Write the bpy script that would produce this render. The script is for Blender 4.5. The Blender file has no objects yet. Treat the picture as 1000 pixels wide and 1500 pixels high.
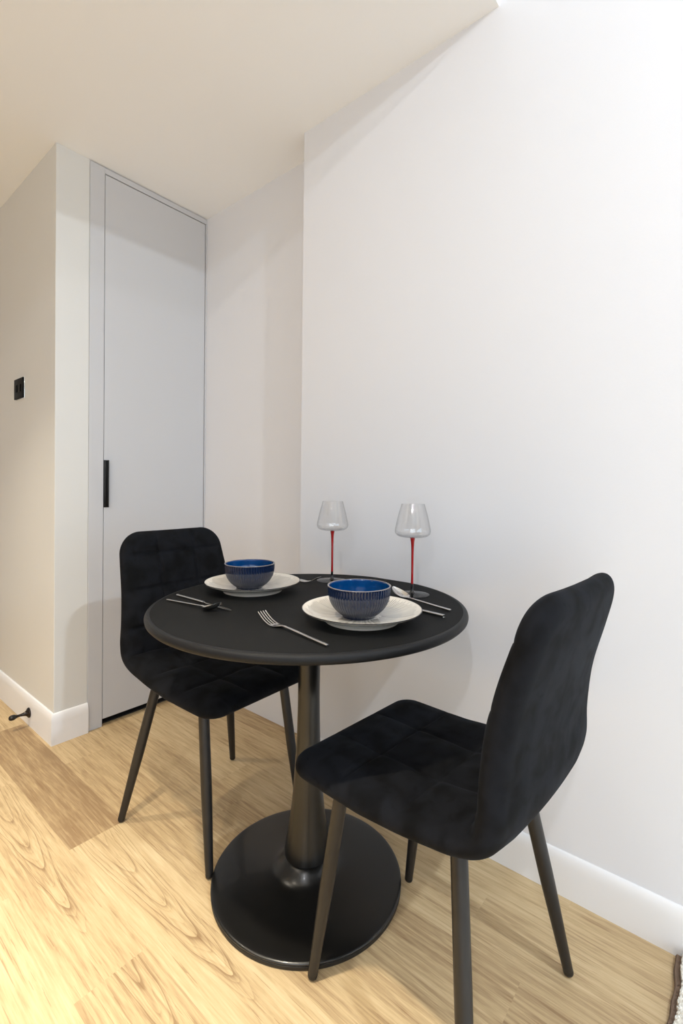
import bpy, bmesh, math, random
from mathutils import Vector, Matrix
import numpy as np

random.seed(7)
PI = math.pi
SC = bpy.context.scene
COL = SC.collection

# ------------------------------------------------------------------ helpers
def link(o, parent=None):
    COL.objects.link(o)
    if parent is not None:
        o.parent = parent
    return o

def mesh_obj(name, verts, faces, mat, parent=None, smooth=True, auto=None):
    me = bpy.data.meshes.new(name)
    me.from_pydata([tuple(v) for v in verts], [], [tuple(f) for f in faces])
    me.update()
    if mat is not None:
        me.materials.append(mat)
    o = bpy.data.objects.new(name, me)
    link(o, parent)
    if smooth:
        for p in me.polygons:
            p.use_smooth = True
        if auto is not None:
            sharp_edges(me, auto)
    return o

def sharp_edges(me, deg):
    bm = bmesh.new(); bm.from_mesh(me)
    lim = math.radians(deg)
    for e in bm.edges:
        if len(e.link_faces) == 2 and e.calc_face_angle(0) > lim:
            e.smooth = False
    bm.to_mesh(me); bm.free()

def tag(o, label, cat=None, group=None, kind=None):
    if label: o['label'] = label
    if cat: o['category'] = cat
    if group: o['group'] = group
    if kind: o['kind'] = kind
    return o

def empty(name, loc, rz=0.0):
    o = bpy.data.objects.new(name, None)
    o.location = loc
    o.rotation_euler = (0, 0, rz)
    o.empty_display_size = 0.05
    return link(o)

def copy_tree(o, parent=None):
    c = o.copy()
    COL.objects.link(c)
    if parent is not None:
        c.parent = parent
        c.matrix_parent_inverse = o.matrix_parent_inverse.copy()
    for ch in list(o.children):
        copy_tree(ch, c)
    return c

class MB:
    """collects simple solids into one mesh"""
    def __init__(self):
        self.v, self.f = [], []
    def add(self, vs, fs):
        n = len(self.v)
        self.v += [tuple(v) for v in vs]
        self.f += [tuple(i + n for i in f) for f in fs]
        return self
    def box(self, x0, x1, y0, y1, z0, z1, bev=0.0):
        bm = bmesh.new()
        bmesh.ops.create_cube(bm, size=1)
        for v in bm.verts:
            v.co = Vector(((x0 + x1) / 2 + v.co.x * (x1 - x0), (y0 + y1) / 2 + v.co.y * (y1 - y0), (z0 + z1) / 2 + v.co.z * (z1 - z0)))
        if bev > 0:
            bmesh.ops.bevel(bm, geom=bm.edges[:], offset=bev, segments=3, profile=0.5, affect='EDGES')
        bm.verts.ensure_lookup_table()
        for i, v in enumerate(bm.verts): v.index = i
        vs = [v.co[:] for v in bm.verts]; fs = [[v.index for v in f.verts] for f in bm.faces]
        bm.free()
        return self.add(vs, fs)
    def lathe(self, prof, n=64, c=(0, 0), cap0=False, cap1=False):
        vs, fs = [], []
        m = len(prof)
        for r, z in prof:
            for k in range(n):
                a = 2 * PI * k / n
                vs.append((c[0] + r * math.cos(a), c[1] + r * math.sin(a), z))
        for i in range(m - 1):
            for k in range(n):
                k2 = (k + 1) % n
                fs.append((i * n + k, i * n + k2, (i + 1) * n + k2, (i + 1) * n + k))
        if cap0: fs.append(tuple(reversed(range(n))))
        if cap1: fs.append(tuple(range((m - 1) * n, m * n)))
        return self.add(vs, fs)
    def sweep(self, path, sec, n=None, cap=True):
        """path: list of points; sec: list of (list of 2D pts) per path point, in (side, up) frame"""
        P = [Vector(p) for p in path]
        m = len(sec[0]); vs, fs = [], []
        for i, p in enumerate(P):
            t = (P[min(i + 1, len(P) - 1)] - P[max(i - 1, 0)]).normalized()
            up = Vector((0, 0, 1))
            if abs(t.z) > 0.95: up = Vector((0, 1, 0))
            s = t.cross(up).normalized(); u = s.cross(t).normalized()
            for a, b in sec[i]:
                vs.append((p + s * a + u * b)[:])
        for i in range(len(P) - 1):
            for k in range(m):
                k2 = (k + 1) % m
                fs.append((i * m + k, i * m + k2, (i + 1) * m + k2, (i + 1) * m + k))
        if cap:
            fs.append(tuple(reversed(range(m)))); fs.append(tuple(range((len(P) - 1) * m, len(P) * m)))
        return self.add(vs, fs)
    def build(self, name, mat, parent=None, smooth=True, auto=35):
        o = mesh_obj(name, self.v, self.f, mat, parent, smooth, None)
        bm = bmesh.new(); bm.from_mesh(o.data)
        bmesh.ops.recalc_face_normals(bm, faces=bm.faces)
        lim = math.radians(auto)
        for e in bm.edges:
            if len(e.link_faces) == 2 and e.calc_face_angle(0) > lim:
                e.smooth = False
        bm.to_mesh(o.data); bm.free()
        return o

def rect_sec(w, h, r=0.25, n=4):
    """rounded rectangle section, w wide, h high"""
    rad = min(w, h) * r
    pts = []
    for cx, cy, a0 in ((w / 2 - rad, h / 2 - rad, 0), (-w / 2 + rad, h / 2 - rad, PI / 2), (-w / 2 + rad, -h / 2 + rad, PI), (w / 2 - rad, -h / 2 + rad, 1.5 * PI)):
        for k in range(n):
            a = a0 + PI / 2 * k / (n - 1)
            pts.append((cx + rad * math.cos(a), cy + rad * math.sin(a)))
    return pts

def circ_sec(r, n=20):
    return [(r * math.cos(2 * PI * k / n), r * math.sin(2 * PI * k / n)) for k in range(n)]

def catmull(pts, n):
    """resample a polyline smoothly with n samples, uniform in arc length"""
    P = [np.array(p, float) for p in pts]
    P = [2 * P[0] - P[1]] + P + [2 * P[-1] - P[-2]]
    out = []
    for i in range(1, len(P) - 2):
        for t in np.linspace(0, 1, 40, endpoint=False):
            p0, p1, p2, p3 = P[i - 1], P[i], P[i + 1], P[i + 2]
            out.append(0.5 * ((2 * p1) + (-p0 + p2) * t + (2 * p0 - 5 * p1 + 4 * p2 - p3) * t * t + (-p0 + 3 * p1 - 3 * p2 + p3) * t ** 3))
    out.append(P[-2]); out = np.array(out)
    d = np.r_[0, np.cumsum(np.linalg.norm(np.diff(out, axis=0), axis=1))]
    s = np.linspace(0, d[-1], n) if isinstance(n, int) else np.asarray(n) * d[-1]
    return np.stack([np.interp(s, d, out[:, k]) for k in range(out.shape[1])], 1), d[-1]

# ------------------------------------------------------------------ materials
def new_mat(name):
    m = bpy.data.materials.new(name); m.use_nodes = True
    nt = m.node_tree
    b = nt.nodes['Principled BSDF']
    return m, nt, b

def lin(r, g, b):
    f = lambda c: (c / 255 / 12.92) if c / 255 <= 0.04045 else ((c / 255 + 0.055) / 1.055) ** 2.4
    return (f(r), f(g), f(b), 1)

def nd(nt, t, **kw):
    n = nt.nodes.new(t)
    for k, v in kw.items():
        if k.startswith('i_'):
            n.inputs[int(k[2:])].default_value = v
        else:
            setattr(n, k, v)
    return n

def L(nt, a, b): nt.links.new(a, b)

def mathn(nt, op, a, b=None, c=None):
    n = nt.nodes.new('ShaderNodeMath'); n.operation = op
    for i, v in enumerate((a, b, c)):
        if v is None: continue
        if isinstance(v, (int, float)): n.inputs[i].default_value = v
        else: L(nt, v, n.inputs[i])
    return n.outputs[0]

def plaster(name, col, rough=0.75, bump=0.02, scale=180):
    m, nt, b = new_mat(name)
    tc = nd(nt, 'ShaderNodeTexCoord')
    n1 = nd(nt, 'ShaderNodeTexNoise'); n1.inputs['Scale'].default_value = scale; n1.inputs['Detail'].default_value = 4
    n2 = nd(nt, 'ShaderNodeTexNoise'); n2.inputs['Scale'].default_value = 2.2; n2.inputs['Detail'].default_value = 2
    L(nt, tc.outputs['Object'], n1.inputs['Vector']); L(nt, tc.outputs['Object'], n2.inputs['Vector'])
    mx = nd(nt, 'ShaderNodeMix', data_type='RGBA')
    mx.inputs['A'].default_value = tuple(c * 0.985 for c in col[:3]) + (1,); mx.inputs['B'].default_value = col
    L(nt, n2.outputs['Fac'], mx.inputs['Factor']); L(nt, mx.outputs['Result'], b.inputs['Base Color'])
    bp = nd(nt, 'ShaderNodeBump'); bp.inputs['Strength'].default_value = bump; bp.inputs['Distance'].default_value = 0.01
    L(nt, n1.outputs['Fac'], bp.inputs['Height']); L(nt, bp.outputs['Normal'], b.inputs['Normal'])
    b.inputs['Roughness'].default_value = rough
    return m

def simple(name, col, rough=0.4, metal=0.0, coat=0.0, bump=0.0, scale=400, spec=0.5, var=0.0):
    m, nt, b = new_mat(name)
    b.inputs['Base Color'].default_value = col
    b.inputs['Roughness'].default_value = rough
    b.inputs['Metallic'].default_value = metal
    b.inputs['Coat Weight'].default_value = coat
    b.inputs['Specular IOR Level'].default_value = spec
    tc = nd(nt, 'ShaderNodeTexCoord')
    n1 = nd(nt, 'ShaderNodeTexNoise'); n1.inputs['Scale'].default_value = scale; n1.inputs['Detail'].default_value = 3
    L(nt, tc.outputs['Object'], n1.inputs['Vector'])
    if bump > 0:
        bp = nd(nt, 'ShaderNodeBump'); bp.inputs['Strength'].default_value = bump; bp.inputs['Distance'].default_value = 0.002
        L(nt, n1.outputs['Fac'], bp.inputs['Height']); L(nt, bp.outputs['Normal'], b.inputs['Normal'])
    n2 = nd(nt, 'ShaderNodeTexNoise'); n2.inputs['Scale'].default_value = 14; n2.inputs['Detail'].default_value = 3
    L(nt, tc.outputs['Object'], n2.inputs['Vector'])
    mr = nd(nt, 'ShaderNodeMapRange'); mr.inputs['To Min'].default_value = max(0, rough - 0.04); mr.inputs['To Max'].default_value = min(1, rough + 0.04)
    L(nt, n2.outputs['Fac'], mr.inputs['Value']); L(nt, mr.outputs['Result'], b.inputs['Roughness'])
    return m

M = {}
M['wall'] = plaster('wall_paint', lin(226, 226, 229), 0.7)
M['hall'] = plaster('hall_wall_paint', lin(219, 218, 214), 0.42, 0.05, 25)
M['ceiling'] = plaster('ceiling_paint', lin(246, 247, 248), 0.85)
M['door'] = plaster('door_paint', lin(200, 200, 202), 0.45, 0.01, 300)
M['skirt'] = plaster('skirting_gloss', lin(238, 237, 237), 0.42, 0.006, 120)
M['gap_shade'] = simple('cupboard_shade', lin(40, 38, 36), 0.9)  # dark colour stands in for shade behind and under the door
M['table_top'] = simple('textured_black_top', lin(26, 26, 26), 0.55, bump=0.35, scale=900, spec=0.05)
M['table_edge'] = simple('textured_black_edge', lin(25, 25, 26), 0.42, bump=0.35, scale=900, spec=0.17)
M['table_metal'] = simple('satin_black_metal', lin(20, 19, 18), 0.3, coat=0.15)
M['leg_metal'] = simple('chair_leg_metal', lin(40, 38, 37), 0.38, metal=0.3)
M['black_plastic'] = simple('black_plastic', lin(18, 17, 17), 0.5)
M['handle_black'] = simple('matte_black_handle', lin(12, 11, 11), 0.4)
M['switch_black'] = simple('gloss_black_switch', lin(6, 6, 6), 0.5, spec=0.12)
M['chrome'] = simple('chrome', (0.8, 0.8, 0.78, 1), 0.12, metal=1.0)
M['steel'] = simple('polished_steel', (0.72, 0.71, 0.69, 1), 0.17, metal=1.0, scale=200)
M['red_glass'] = simple('red_stem_glass', lin(150, 4, 9), 0.08, coat=0.6)
M['bronze'] = simple('dark_bronze', lin(34, 24, 20), 0.22, metal=0.6, coat=0.3)
M['rubber'] = simple('black_rubber', lin(16, 13, 12), 0.35)
M['frame_white'] = simple('window_frame_white', lin(235, 235, 235), 0.4)
M['rug_backing'] = simple('rug_backing', lin(118, 98, 82), 0.95, bump=0.5, scale=120)

def velvet():
    m, nt, b = new_mat('black_velvet')
    tc = nd(nt, 'ShaderNodeTexCoord')
    n1 = nd(nt, 'ShaderNodeTexNoise'); n1.inputs['Scale'].default_value = 21; n1.inputs['Detail'].default_value = 4; n1.inputs['Roughness'].default_value = 0.45; n1.inputs['Distortion'].default_value = 0.35
    n2 = nd(nt, 'ShaderNodeTexNoise'); n2.inputs['Scale'].default_value = 700; n2.inputs['Detail'].default_value = 2
    for n in (n1, n2): L(nt, tc.outputs['Object'], n.inputs['Vector'])
    cr = nd(nt, 'ShaderNodeValToRGB')
    cr.color_ramp.elements[0].position = 0.33; cr.color_ramp.elements[1].position = 0.56
    cr.color_ramp.elements[0].color = lin(5, 5, 6); cr.color_ramp.elements[1].color = lin(18, 19, 23)
    n3 = nd(nt, 'ShaderNodeTexNoise'); n3.inputs['Scale'].default_value = 34; n3.inputs['Detail'].default_value = 3; n3.inputs['Distortion'].default_value = 0.6
    L(nt, tc.outputs['Object'], n3.inputs['Vector'])
    mk = nd(nt, 'ShaderNodeMapRange'); mk.inputs['From Min'].default_value = 0.58; mk.inputs['From Max'].default_value = 0.66
    L(nt, mathn(nt, 'ADD', mathn(nt, 'MULTIPLY', n3.outputs['Fac'], 0.75), mathn(nt, 'MULTIPLY', n1.outputs['Fac'], 0.25)), mk.inputs['Value'])
    mm = nd(nt, 'ShaderNodeMix', data_type='RGBA'); mm.inputs['B'].default_value = lin(6, 6, 7)
    L(nt, n1.outputs['Fac'], cr.inputs['Fac']); L(nt, cr.outputs['Color'], mm.inputs['A']); L(nt, mathn(nt, 'MULTIPLY', mk.outputs['Result'], 0.8), mm.inputs['Factor'])
    L(nt, mm.outputs['Result'], b.inputs['Base Color'])
    b.inputs['Roughness'].default_value = 0.85
    b.inputs['Specular IOR Level'].default_value = 0.15
    mr = nd(nt, 'ShaderNodeMapRange'); mr.inputs['From Min'].default_value = 0.38; mr.inputs['From Max'].default_value = 0.64
    mr.inputs['To Min'].default_value = 0.010; mr.inputs['To Max'].default_value = 0.030
    L(nt, n1.outputs['Fac'], mr.inputs['Value']); L(nt, mr.outputs['Result'], b.inputs['Sheen Weight'])
    b.inputs['Sheen Roughness'].default_value = 0.35
    b.inputs['Sheen Tint'].default_value = (0.55, 0.74, 1.0, 1)
    bp = nd(nt, 'ShaderNodeBump'); bp.inputs['Strength'].default_value = 0.15; bp.inputs['Distance'].default_value = 0.001
    L(nt, n2.outputs['Fac'], bp.inputs['Height']); L(nt, bp.outputs['Normal'], b.inputs['Normal'])
    return m
M['velvet'] = velvet()

def thin_glass(name, tint, edge, gloss=0.03, f0=0.04):
    """thin-walled blown glass: clear through, darker and shinier towards its grazing edges"""
    m = bpy.data.materials.new(name); m.use_nodes = True
    nt = m.node_tree; nt.nodes.clear()
    out = nd(nt, 'ShaderNodeOutputMaterial')
    lw = nd(nt, 'ShaderNodeLayerWeight'); lw.inputs['Blend'].default_value = 0.5
    fac = lw.outputs['Facing']
    mxc = nd(nt, 'ShaderNodeMix', data_type='RGBA'); mxc.inputs['A'].default_value = tint; mxc.inputs['B'].default_value = edge
    L(nt, mathn(nt, 'POWER', fac, 4.0), mxc.inputs['Factor'])
    tr = nd(nt, 'ShaderNodeBsdfTransparent'); L(nt, mxc.outputs['Result'], tr.inputs['Color'])
    gl = nd(nt, 'ShaderNodeBsdfGlossy'); gl.inputs['Roughness'].default_value = gloss; gl.inputs['Color'].default_value = (1, 1, 1, 1)
    sch = mathn(nt, 'ADD', f0, mathn(nt, 'MULTIPLY', mathn(nt, 'POWER', fac, 5.0), 0.7))
    mx = nd(nt, 'ShaderNodeMixShader')
    L(nt, sch, mx.inputs[0]); L(nt, tr.outputs[0], mx.inputs[1]); L(nt, gl.outputs[0], mx.inputs[2])
    L(nt, mx.outputs[0], out.inputs['Surface'])
    return m
M['glass'] = thin_glass('clear_glass', (0.98, 0.98, 0.98, 1), (0.62, 0.63, 0.64, 1), 0.02, 0.07)
M['smoke'] = thin_glass('smoked_black_glass', (0.30, 0.29, 0.28, 1), (0.03, 0.03, 0.03, 1), 0.06)
M['pane'] = thin_glass('window_glass', (0.97, 0.98, 0.98, 1), (0.8, 0.85, 0.85, 1))
M['black_glass'] = simple('black_stem_glass', lin(12, 8, 8), 0.06, coat=0.6)

def glaze():
    m, nt, b = new_mat('blue_reactive_glaze')
    at = nd(nt, 'ShaderNodeAttribute'); at.attribute_name = 'crest'
    mx = nd(nt, 'ShaderNodeMix', data_type='RGBA')
    mx.inputs['A'].default_value = lin(4, 62, 118); mx.inputs['B'].default_value = lin(50, 48, 52)
    L(nt, at.outputs['Fac'], mx.inputs['Factor'])
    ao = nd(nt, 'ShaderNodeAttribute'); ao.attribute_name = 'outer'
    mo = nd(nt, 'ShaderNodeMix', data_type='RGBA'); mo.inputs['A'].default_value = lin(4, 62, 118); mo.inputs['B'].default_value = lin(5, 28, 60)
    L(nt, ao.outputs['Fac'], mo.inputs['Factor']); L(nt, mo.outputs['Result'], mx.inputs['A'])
    n1 = nd(nt, 'ShaderNodeTexNoise'); n1.inputs['Scale'].default_value = 60; n1.inputs['Detail'].default_value = 3
    tc = nd(nt, 'ShaderNodeTexCoord'); L(nt, tc.outputs['Object'], n1.inputs['Vector'])
    m2 = nd(nt, 'ShaderNodeMix', data_type='RGBA'); m2.blend_type = 'MULTIPLY'; m2.inputs['Factor'].default_value = 0.35
    L(nt, mx.outputs['Result'], m2.inputs['A']); L(nt, n1.outputs['Fac'], m2.inputs['B'])
    L(nt, m2.outputs['Result'], b.inputs['Base Color'])
    b.inputs['Roughness'].default_value = 0.1; b.inputs['Coat Weight'].default_value = 0.4; b.inputs['Coat Roughness'].default_value = 0.04
    return m
M['glaze'] = glaze()
M['glaze_rim'] = simple('brown_glaze_break', lin(118, 112, 110), 0.15, coat=0.3)

def plate_mat():
    """cream glaze with thin hand-drawn black rays"""
    m, nt, b = new_mat('cream_rayed_glaze')
    tc = nd(nt, 'ShaderNodeTexCoord')
    sp = nd(nt, 'ShaderNodeSeparateXYZ'); L(nt, tc.outputs['Object'], sp.inputs[0])
    x, y = sp.outputs['X'], sp.outputs['Y']
    nz = nd(nt, 'ShaderNodeTexNoise'); nz.inputs['Scale'].default_value = 22; nz.inputs['Detail'].default_value = 1
    L(nt, tc.outputs['Object'], nz.inputs['Vector'])
    ang = mathn(nt, 'ARCTAN2', y, x)
    ang = mathn(nt, 'ADD', ang, mathn(nt, 'MULTIPLY', mathn(nt, 'SUBTRACT', nz.outputs['Fac'], 0.5), 0.035))
    rad = mathn(nt, 'SQRT', mathn(nt, 'ADD', mathn(nt, 'MULTIPLY', x, x), mathn(nt, 'MULTIPLY', y, y)))
    N = 126
    a = mathn(nt, 'MULTIPLY', ang, N / (2 * PI))
    idx = mathn(nt, 'FLOOR', a)
    fr = mathn(nt, 'ABSOLUTE', mathn(nt, 'SUBTRACT', mathn(nt, 'FRACT', a), 0.5))
    wn = nd(nt, 'ShaderNodeTexWhiteNoise', noise_dimensions='1D'); L(nt, idx, wn.inputs['W'])
    # constant line width in metres -> fraction of the angular cell
    half = mathn(nt, 'DIVIDE', mathn(nt, 'ADD', 0.0005, mathn(nt, 'MULTIPLY', wn.outputs['Value'], 0.0005)), mathn(nt, 'MULTIPLY', rad, 2 * PI / N))
    line = mathn(nt, 'LESS_THAN', fr, half)
    r0 = mathn(nt, 'GREATER_THAN', rad, mathn(nt, 'ADD', 0.034, mathn(nt, 'MULTIPLY', wn.outputs['Value'], 0.012)))
    r1 = mathn(nt, 'LESS_THAN', rad, mathn(nt, 'SUBTRACT', 0.128, mathn(nt, 'MULTIPLY', wn.outputs['Value'], 0.012)))
    line = mathn(nt, 'MULTIPLY', mathn(nt, 'MULTIPLY', line, r0), r1)
    # only on the eating side
    at = nd(nt, 'ShaderNodeAttribute'); at.attribute_name = 'inside'
    line = mathn(nt, 'MULTIPLY', line, at.outputs['Fac'])
    mx = nd(nt, 'ShaderNodeMix', data_type='RGBA')
    mx.inputs['A'].default_value = lin(226, 219, 206); mx.inputs['B'].default_value = lin(58, 54, 52)
    L(nt, mathn(nt, 'MULTIPLY', line, 0.95), mx.inputs['Factor'])
    L(nt, mx.outputs['Result'], b.inputs['Base Color'])
    b.inputs['Roughness'].default_value = 0.14; b.inputs['Coat Weight'].default_value = 0.3
    return m
M['plate'] = plate_mat()
M['plate_rim'] = simple('plate_black_rim', lin(38, 34, 34), 0.2)

def floor_mat():
    m, nt, b = new_mat('oak_vinyl_planks')
    tc = nd(nt, 'ShaderNodeTexCoord')
    at_t = nd(nt, 'ShaderNodeAttribute'); at_t.attribute_name = 'tone'
    at_c = nd(nt, 'ShaderNodeAttribute'); at_c.attribute_name = 'grain'      # x centre offset, y apex, seed
    at_k = nd(nt, 'ShaderNodeAttribute'); at_k.attribute_name = 'cathedral'
    sp = nd(nt, 'ShaderNodeSeparateXYZ'); L(nt, tc.outputs['Object'], sp.inputs[0])
    gp = nd(nt, 'ShaderNodeSeparateXYZ'); L(nt, at_c.outputs['Vector'], gp.inputs[0])
    # plank-local coordinates
    lx = mathn(nt, 'SUBTRACT', sp.outputs['X'], gp.outputs['X'])
    ly = mathn(nt, 'SUBTRACT', sp.outputs['Y'], gp.outputs['Y'])
    def vec(sx, sy):
        c = nd(nt, 'ShaderNodeCombineXYZ')
        L(nt, mathn(nt, 'MULTIPLY', lx, sx), c.inputs[0]); L(nt, mathn(nt, 'MULTIPLY', ly, sy), c.inputs[1]); L(nt, gp.outputs['Z'], c.inputs[2])
        return c.outputs[0]
    def noise(v, scale, det=3, rough=0.55, dist=0.0):
        n = nd(nt, 'ShaderNodeTexNoise'); n.inputs['Scale'].default_value = scale; n.inputs['Detail'].default_value = det
        n.inputs['Roughness'].default_value = rough; n.inputs['Distortion'].default_value = dist
        L(nt, v, n.inputs['Vector']); return n.outputs['Fac']
    warp = noise(vec(9, 2.2), 1.0, 2)
    # straight grain streaks
    streak = noise(vec(120, 6.0), 1.0, 4, 0.65, 0.3)
    fine = noise(vec(300, 16), 1.0, 3, 0.6)
    broad = noise(vec(16, 1.4), 1.0, 3)
    # cathedral arcs: contour lines of y - K x^2 + noise
    wx = mathn(nt, 'ADD', lx, mathn(nt, 'MULTIPLY', mathn(nt, 'SUBTRACT', warp, 0.5), 0.035))
    f = mathn(nt, 'SUBTRACT', ly, mathn(nt, 'MULTIPLY', mathn(nt, 'POWER', mathn(nt, 'ABSOLUTE', wx), 1.7), 92))
    f = mathn(nt, 'ADD', f, mathn(nt, 'MULTIPLY', mathn(nt, 'SUBTRACT', noise(vec(14, 5), 1.0, 2), 0.5), 0.20))
    ph = mathn(nt, 'FRACT', mathn(nt, 'MULTIPLY', f, 6.8))
    ring = mathn(nt, 'ADD', mathn(nt, 'POWER', ph, 6.0), mathn(nt, 'MULTIPLY', mathn(nt, 'POWER', mathn(nt, 'FRACT', mathn(nt, 'MULTIPLY', f, 17.3)), 4.0), 0.35))
    ring = mathn(nt, 'MULTIPLY', ring, mathn(nt, 'GREATER_THAN', f, 0.0))
    fade = nd(nt, 'ShaderNodeMapRange'); fade.inputs['From Min'].default_value = 0.15; fade.inputs['From Max'].default_value = 0.95
    fade.inputs['To Min'].default_value = 1.0; fade.inputs['To Max'].default_value = 0.25
    L(nt, f, fade.inputs['Value'])
    ring = mathn(nt, 'MULTIPLY', mathn(nt, 'MULTIPLY', ring, fade.outputs['Result']), at_k.outputs['Fac'])
    cr = nd(nt, 'ShaderNodeValToRGB')
    e = cr.color_ramp.elements
    e[0].position = 0.30; e[0].color = lin(154, 126, 92)
    e[1].position = 0.70; e[1].color = lin(220, 198, 158)
    mid = cr.color_ramp.elements.new(0.5); mid.color = lin(199, 173, 132)
    g = mathn(nt, 'ADD', mathn(nt, 'MULTIPLY', streak, 0.55), mathn(nt, 'ADD', mathn(nt, 'MULTIPLY', fine, 0.2), mathn(nt, 'MULTIPLY', broad, 0.25)))
    g = mathn(nt, 'ADD', g, at_t.outputs['Fac'])
    g = mathn(nt, 'SUBTRACT', g, mathn(nt, 'MULTIPLY', ring, 0.27))
    L(nt, g, cr.inputs['Fac'])
    # thin dark pores
    pore = mathn(nt, 'LESS_THAN', noise(vec(260, 6), 1.0, 2, 0.5, 0.2), 0.335)
    mx = nd(nt, 'ShaderNodeMix', data_type='RGBA'); mx.inputs['B'].default_value = lin(134, 100, 68)
    L(nt, cr.outputs['Color'], mx.inputs['A']); L(nt, mathn(nt, 'MULTIPLY', pore, 0.45), mx.inputs['Factor'])
    L(nt, mx.outputs['Result'], b.inputs['Base Color'])
    b.inputs['Roughness'].default_value = 0.5
    b.inputs['Specular IOR Level'].default_value = 0.35
    bp = nd(nt, 'ShaderNodeBump'); bp.inputs['Strength'].default_value = 0.12; bp.inputs['Distance'].default_value = 0.002
    L(nt, fine, bp.inputs['Height']); L(nt, bp.outputs['Normal'], b.inputs['Normal'])
    return m
M['floor'] = floor_mat()

def pile_mat():
    m, nt, b = new_mat('cream_rug_pile')
    tc = nd(nt, 'ShaderNodeTexCoord')
    n1 = nd(nt, 'ShaderNodeTexNoise'); n1.inputs['Scale'].default_value = 60; n1.inputs['Detail'].default_value = 5
    L(nt, tc.outputs['Object'], n1.inputs['Vector'])
    cr = nd(nt, 'ShaderNodeValToRGB'); cr.color_ramp.elements[0].color = lin(226, 217, 198); cr.color_ramp.elements[1].color = lin(252, 248, 238)
    cr.color_ramp.elements[0].position = 0.3; cr.color_ramp.elements[1].position = 0.6
    L(nt, n1.outputs['Fac'], cr.inputs['Fac']); L(nt, cr.outputs['Color'], b.inputs['Base Color'])
    b.inputs['Roughness'].default_value = 0.95; b.inputs['Sheen Weight'].default_value = 0.3
    return m
M['pile'] = pile_mat()

# ------------------------------------------------------------------ room dimensions (metres)
H_CAM = 1.0234
XW = 1.281        # right wall
XR = 1.393        # wall of the recess, set back
YC = 1.262        # where the right wall stops and the recess starts
YD = 2.045        # plane of the cupboard door
XP = 0.710        # hall side of the pillar
ZC = 2.351        # dropped ceiling
YE = 0.518        # front edge of the dropped ceiling
ZU = 2.70         # higher ceiling
XL, YB, YH = -2.7, -4.0, 4.3

def struct(name, mb, mat, label, cat, smooth=False):
    o = mb.build(name, mat, None, smooth)
    return tag(o, label, cat, kind='structure')

# floor: one mesh, each plank its own face with its own tone and grain
def build_floor():
    W = 0.1535; x_ref = 0.533
    rng = random.Random(11)
    vs, fs, tone, grain, cath = [], [], [], [], []
    c0 = int(math.floor((XL - x_ref) / W)); c1 = int(math.ceil((1.5 - x_ref) / W))
    LEN = 0.90
    special_end = {-1: 0.985, 0: 1.415, 1: 1.865}
    for c in range(c0, c1 + 1):
        xa, xb = x_ref + c * W, x_ref + (c + 1) * W
        e = special_end.get(c, rng.random() * LEN)
        k0 = int(math.floor((YB - e) / LEN)); k1 = int(math.ceil((YH - e) / LEN))
        for k in range(k0, k1 + 1):
            ya, yb = e + k * LEN, e + (k + 1) * LEN
            t = rng.uniform(-0.08, 0.08); ca = 1.0 if rng.random() < 0.35 else 0.0
            gx = (xa + xb) / 2 + rng.uniform(-0.03, 0.03); gy = ya + rng.uniform(0.05, 0.3); gz = rng.uniform(0, 40)
            if c == 0 and k == 0: t, ca = -0.16, 0.0            # darker plank by the pillar
            if c == 0 and k == -1: t, ca, gy, gx = 0.045, 1.0, 0.63, 0.612
            if c == -1 and k == 0: t, ca, gy, gx = 0.0, 1.0, 1.08, 0.462
            if c == -1 and k == -1: t, ca = -0.05, 1.0; gy = 0.62
            if c == -1 and k == 1: t, ca = 0.0, 0.0
            if c == 1 and k == -1: t, ca = -0.05, 0.0
            if c == 1 and k == 0: t, ca = -0.03, 0.0
            if c == -2: t, ca = 0.05, 0.0
            if c == 2: t -= 0.06
            if c >= 1: ca = 0.0
            n = len(vs)
            g = 0.0
            vs += [(xa + g, ya + g, 0), (xb - g, ya + g, 0), (xb - g, yb - g, 0), (xa + g, yb - g, 0)]
            fs.append((n, n + 1, n + 2, n + 3)); tone.append(t); cath.append(ca); grain.append((gx, gy, gz))
    o = mesh_obj('floor', vs, fs, M['floor'], None, smooth=False)
    me = o.data
    for nm, data in (('tone', tone), ('cathedral', cath)):
        a = me.attributes.new(nm, 'FLOAT', 'FACE'); a.data.foreach_set('value', data)
    a = me.attributes.new('grain', 'FLOAT_VECTOR', 'FACE'); a.data.foreach_set('vector', [v for g in grain for v in g])
    return tag(o, 'pale oak plank floor running through the room', 'floor', kind='structure')
build_floor()

struct('ceiling', MB().box(XL, 1.6, YE, YH, ZC, ZU + 0.1), M['ceiling'], 'dropped cream ceiling above the table and the grey door', 'ceiling')
struct('ceiling_upper', MB().box(XL, 1.6, YB, YE, ZU, ZU + 0.1), M['ceiling'], 'higher ceiling in front of the dropped one', 'ceiling')
struct('wall_right', MB().box(XW, 1.6, YB, YC, 0, ZU), M['wall'], 'long white wall to the right of the table', 'wall')
struct('wall_recess', MB().box(XR, 1.6, YC, 2.75, 0, ZC), M['wall'], 'set-back strip of wall between the grey door and the white wall', 'wall')
struct('wall_pillar', MB().box(XP, 0.8352, YD, YH, 0, ZC, 0.002), M['hall'], 'wall end left of the grey door carrying the black switch', 'wall')
struct('wall_cupboard', MB().box(0.8352, 1.6, 2.75, 2.85, 0, ZC), M['gap_shade'], 'back wall of the cupboard behind the grey door', 'wall')
struct('wall_hall', MB().box(XL, XP, YH, YH + 0.1, 0, ZC), M['wall'], 'far end wall of the hall left of the pillar', 'wall')
VY0, VY1 = -3.5, -0.3
lw_ = MB()
lw_.box(XL - 0.1, XL, YB, VY0, 0, ZU); lw_.box(XL - 0.1, XL, VY1, YH, 0, ZU)
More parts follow.
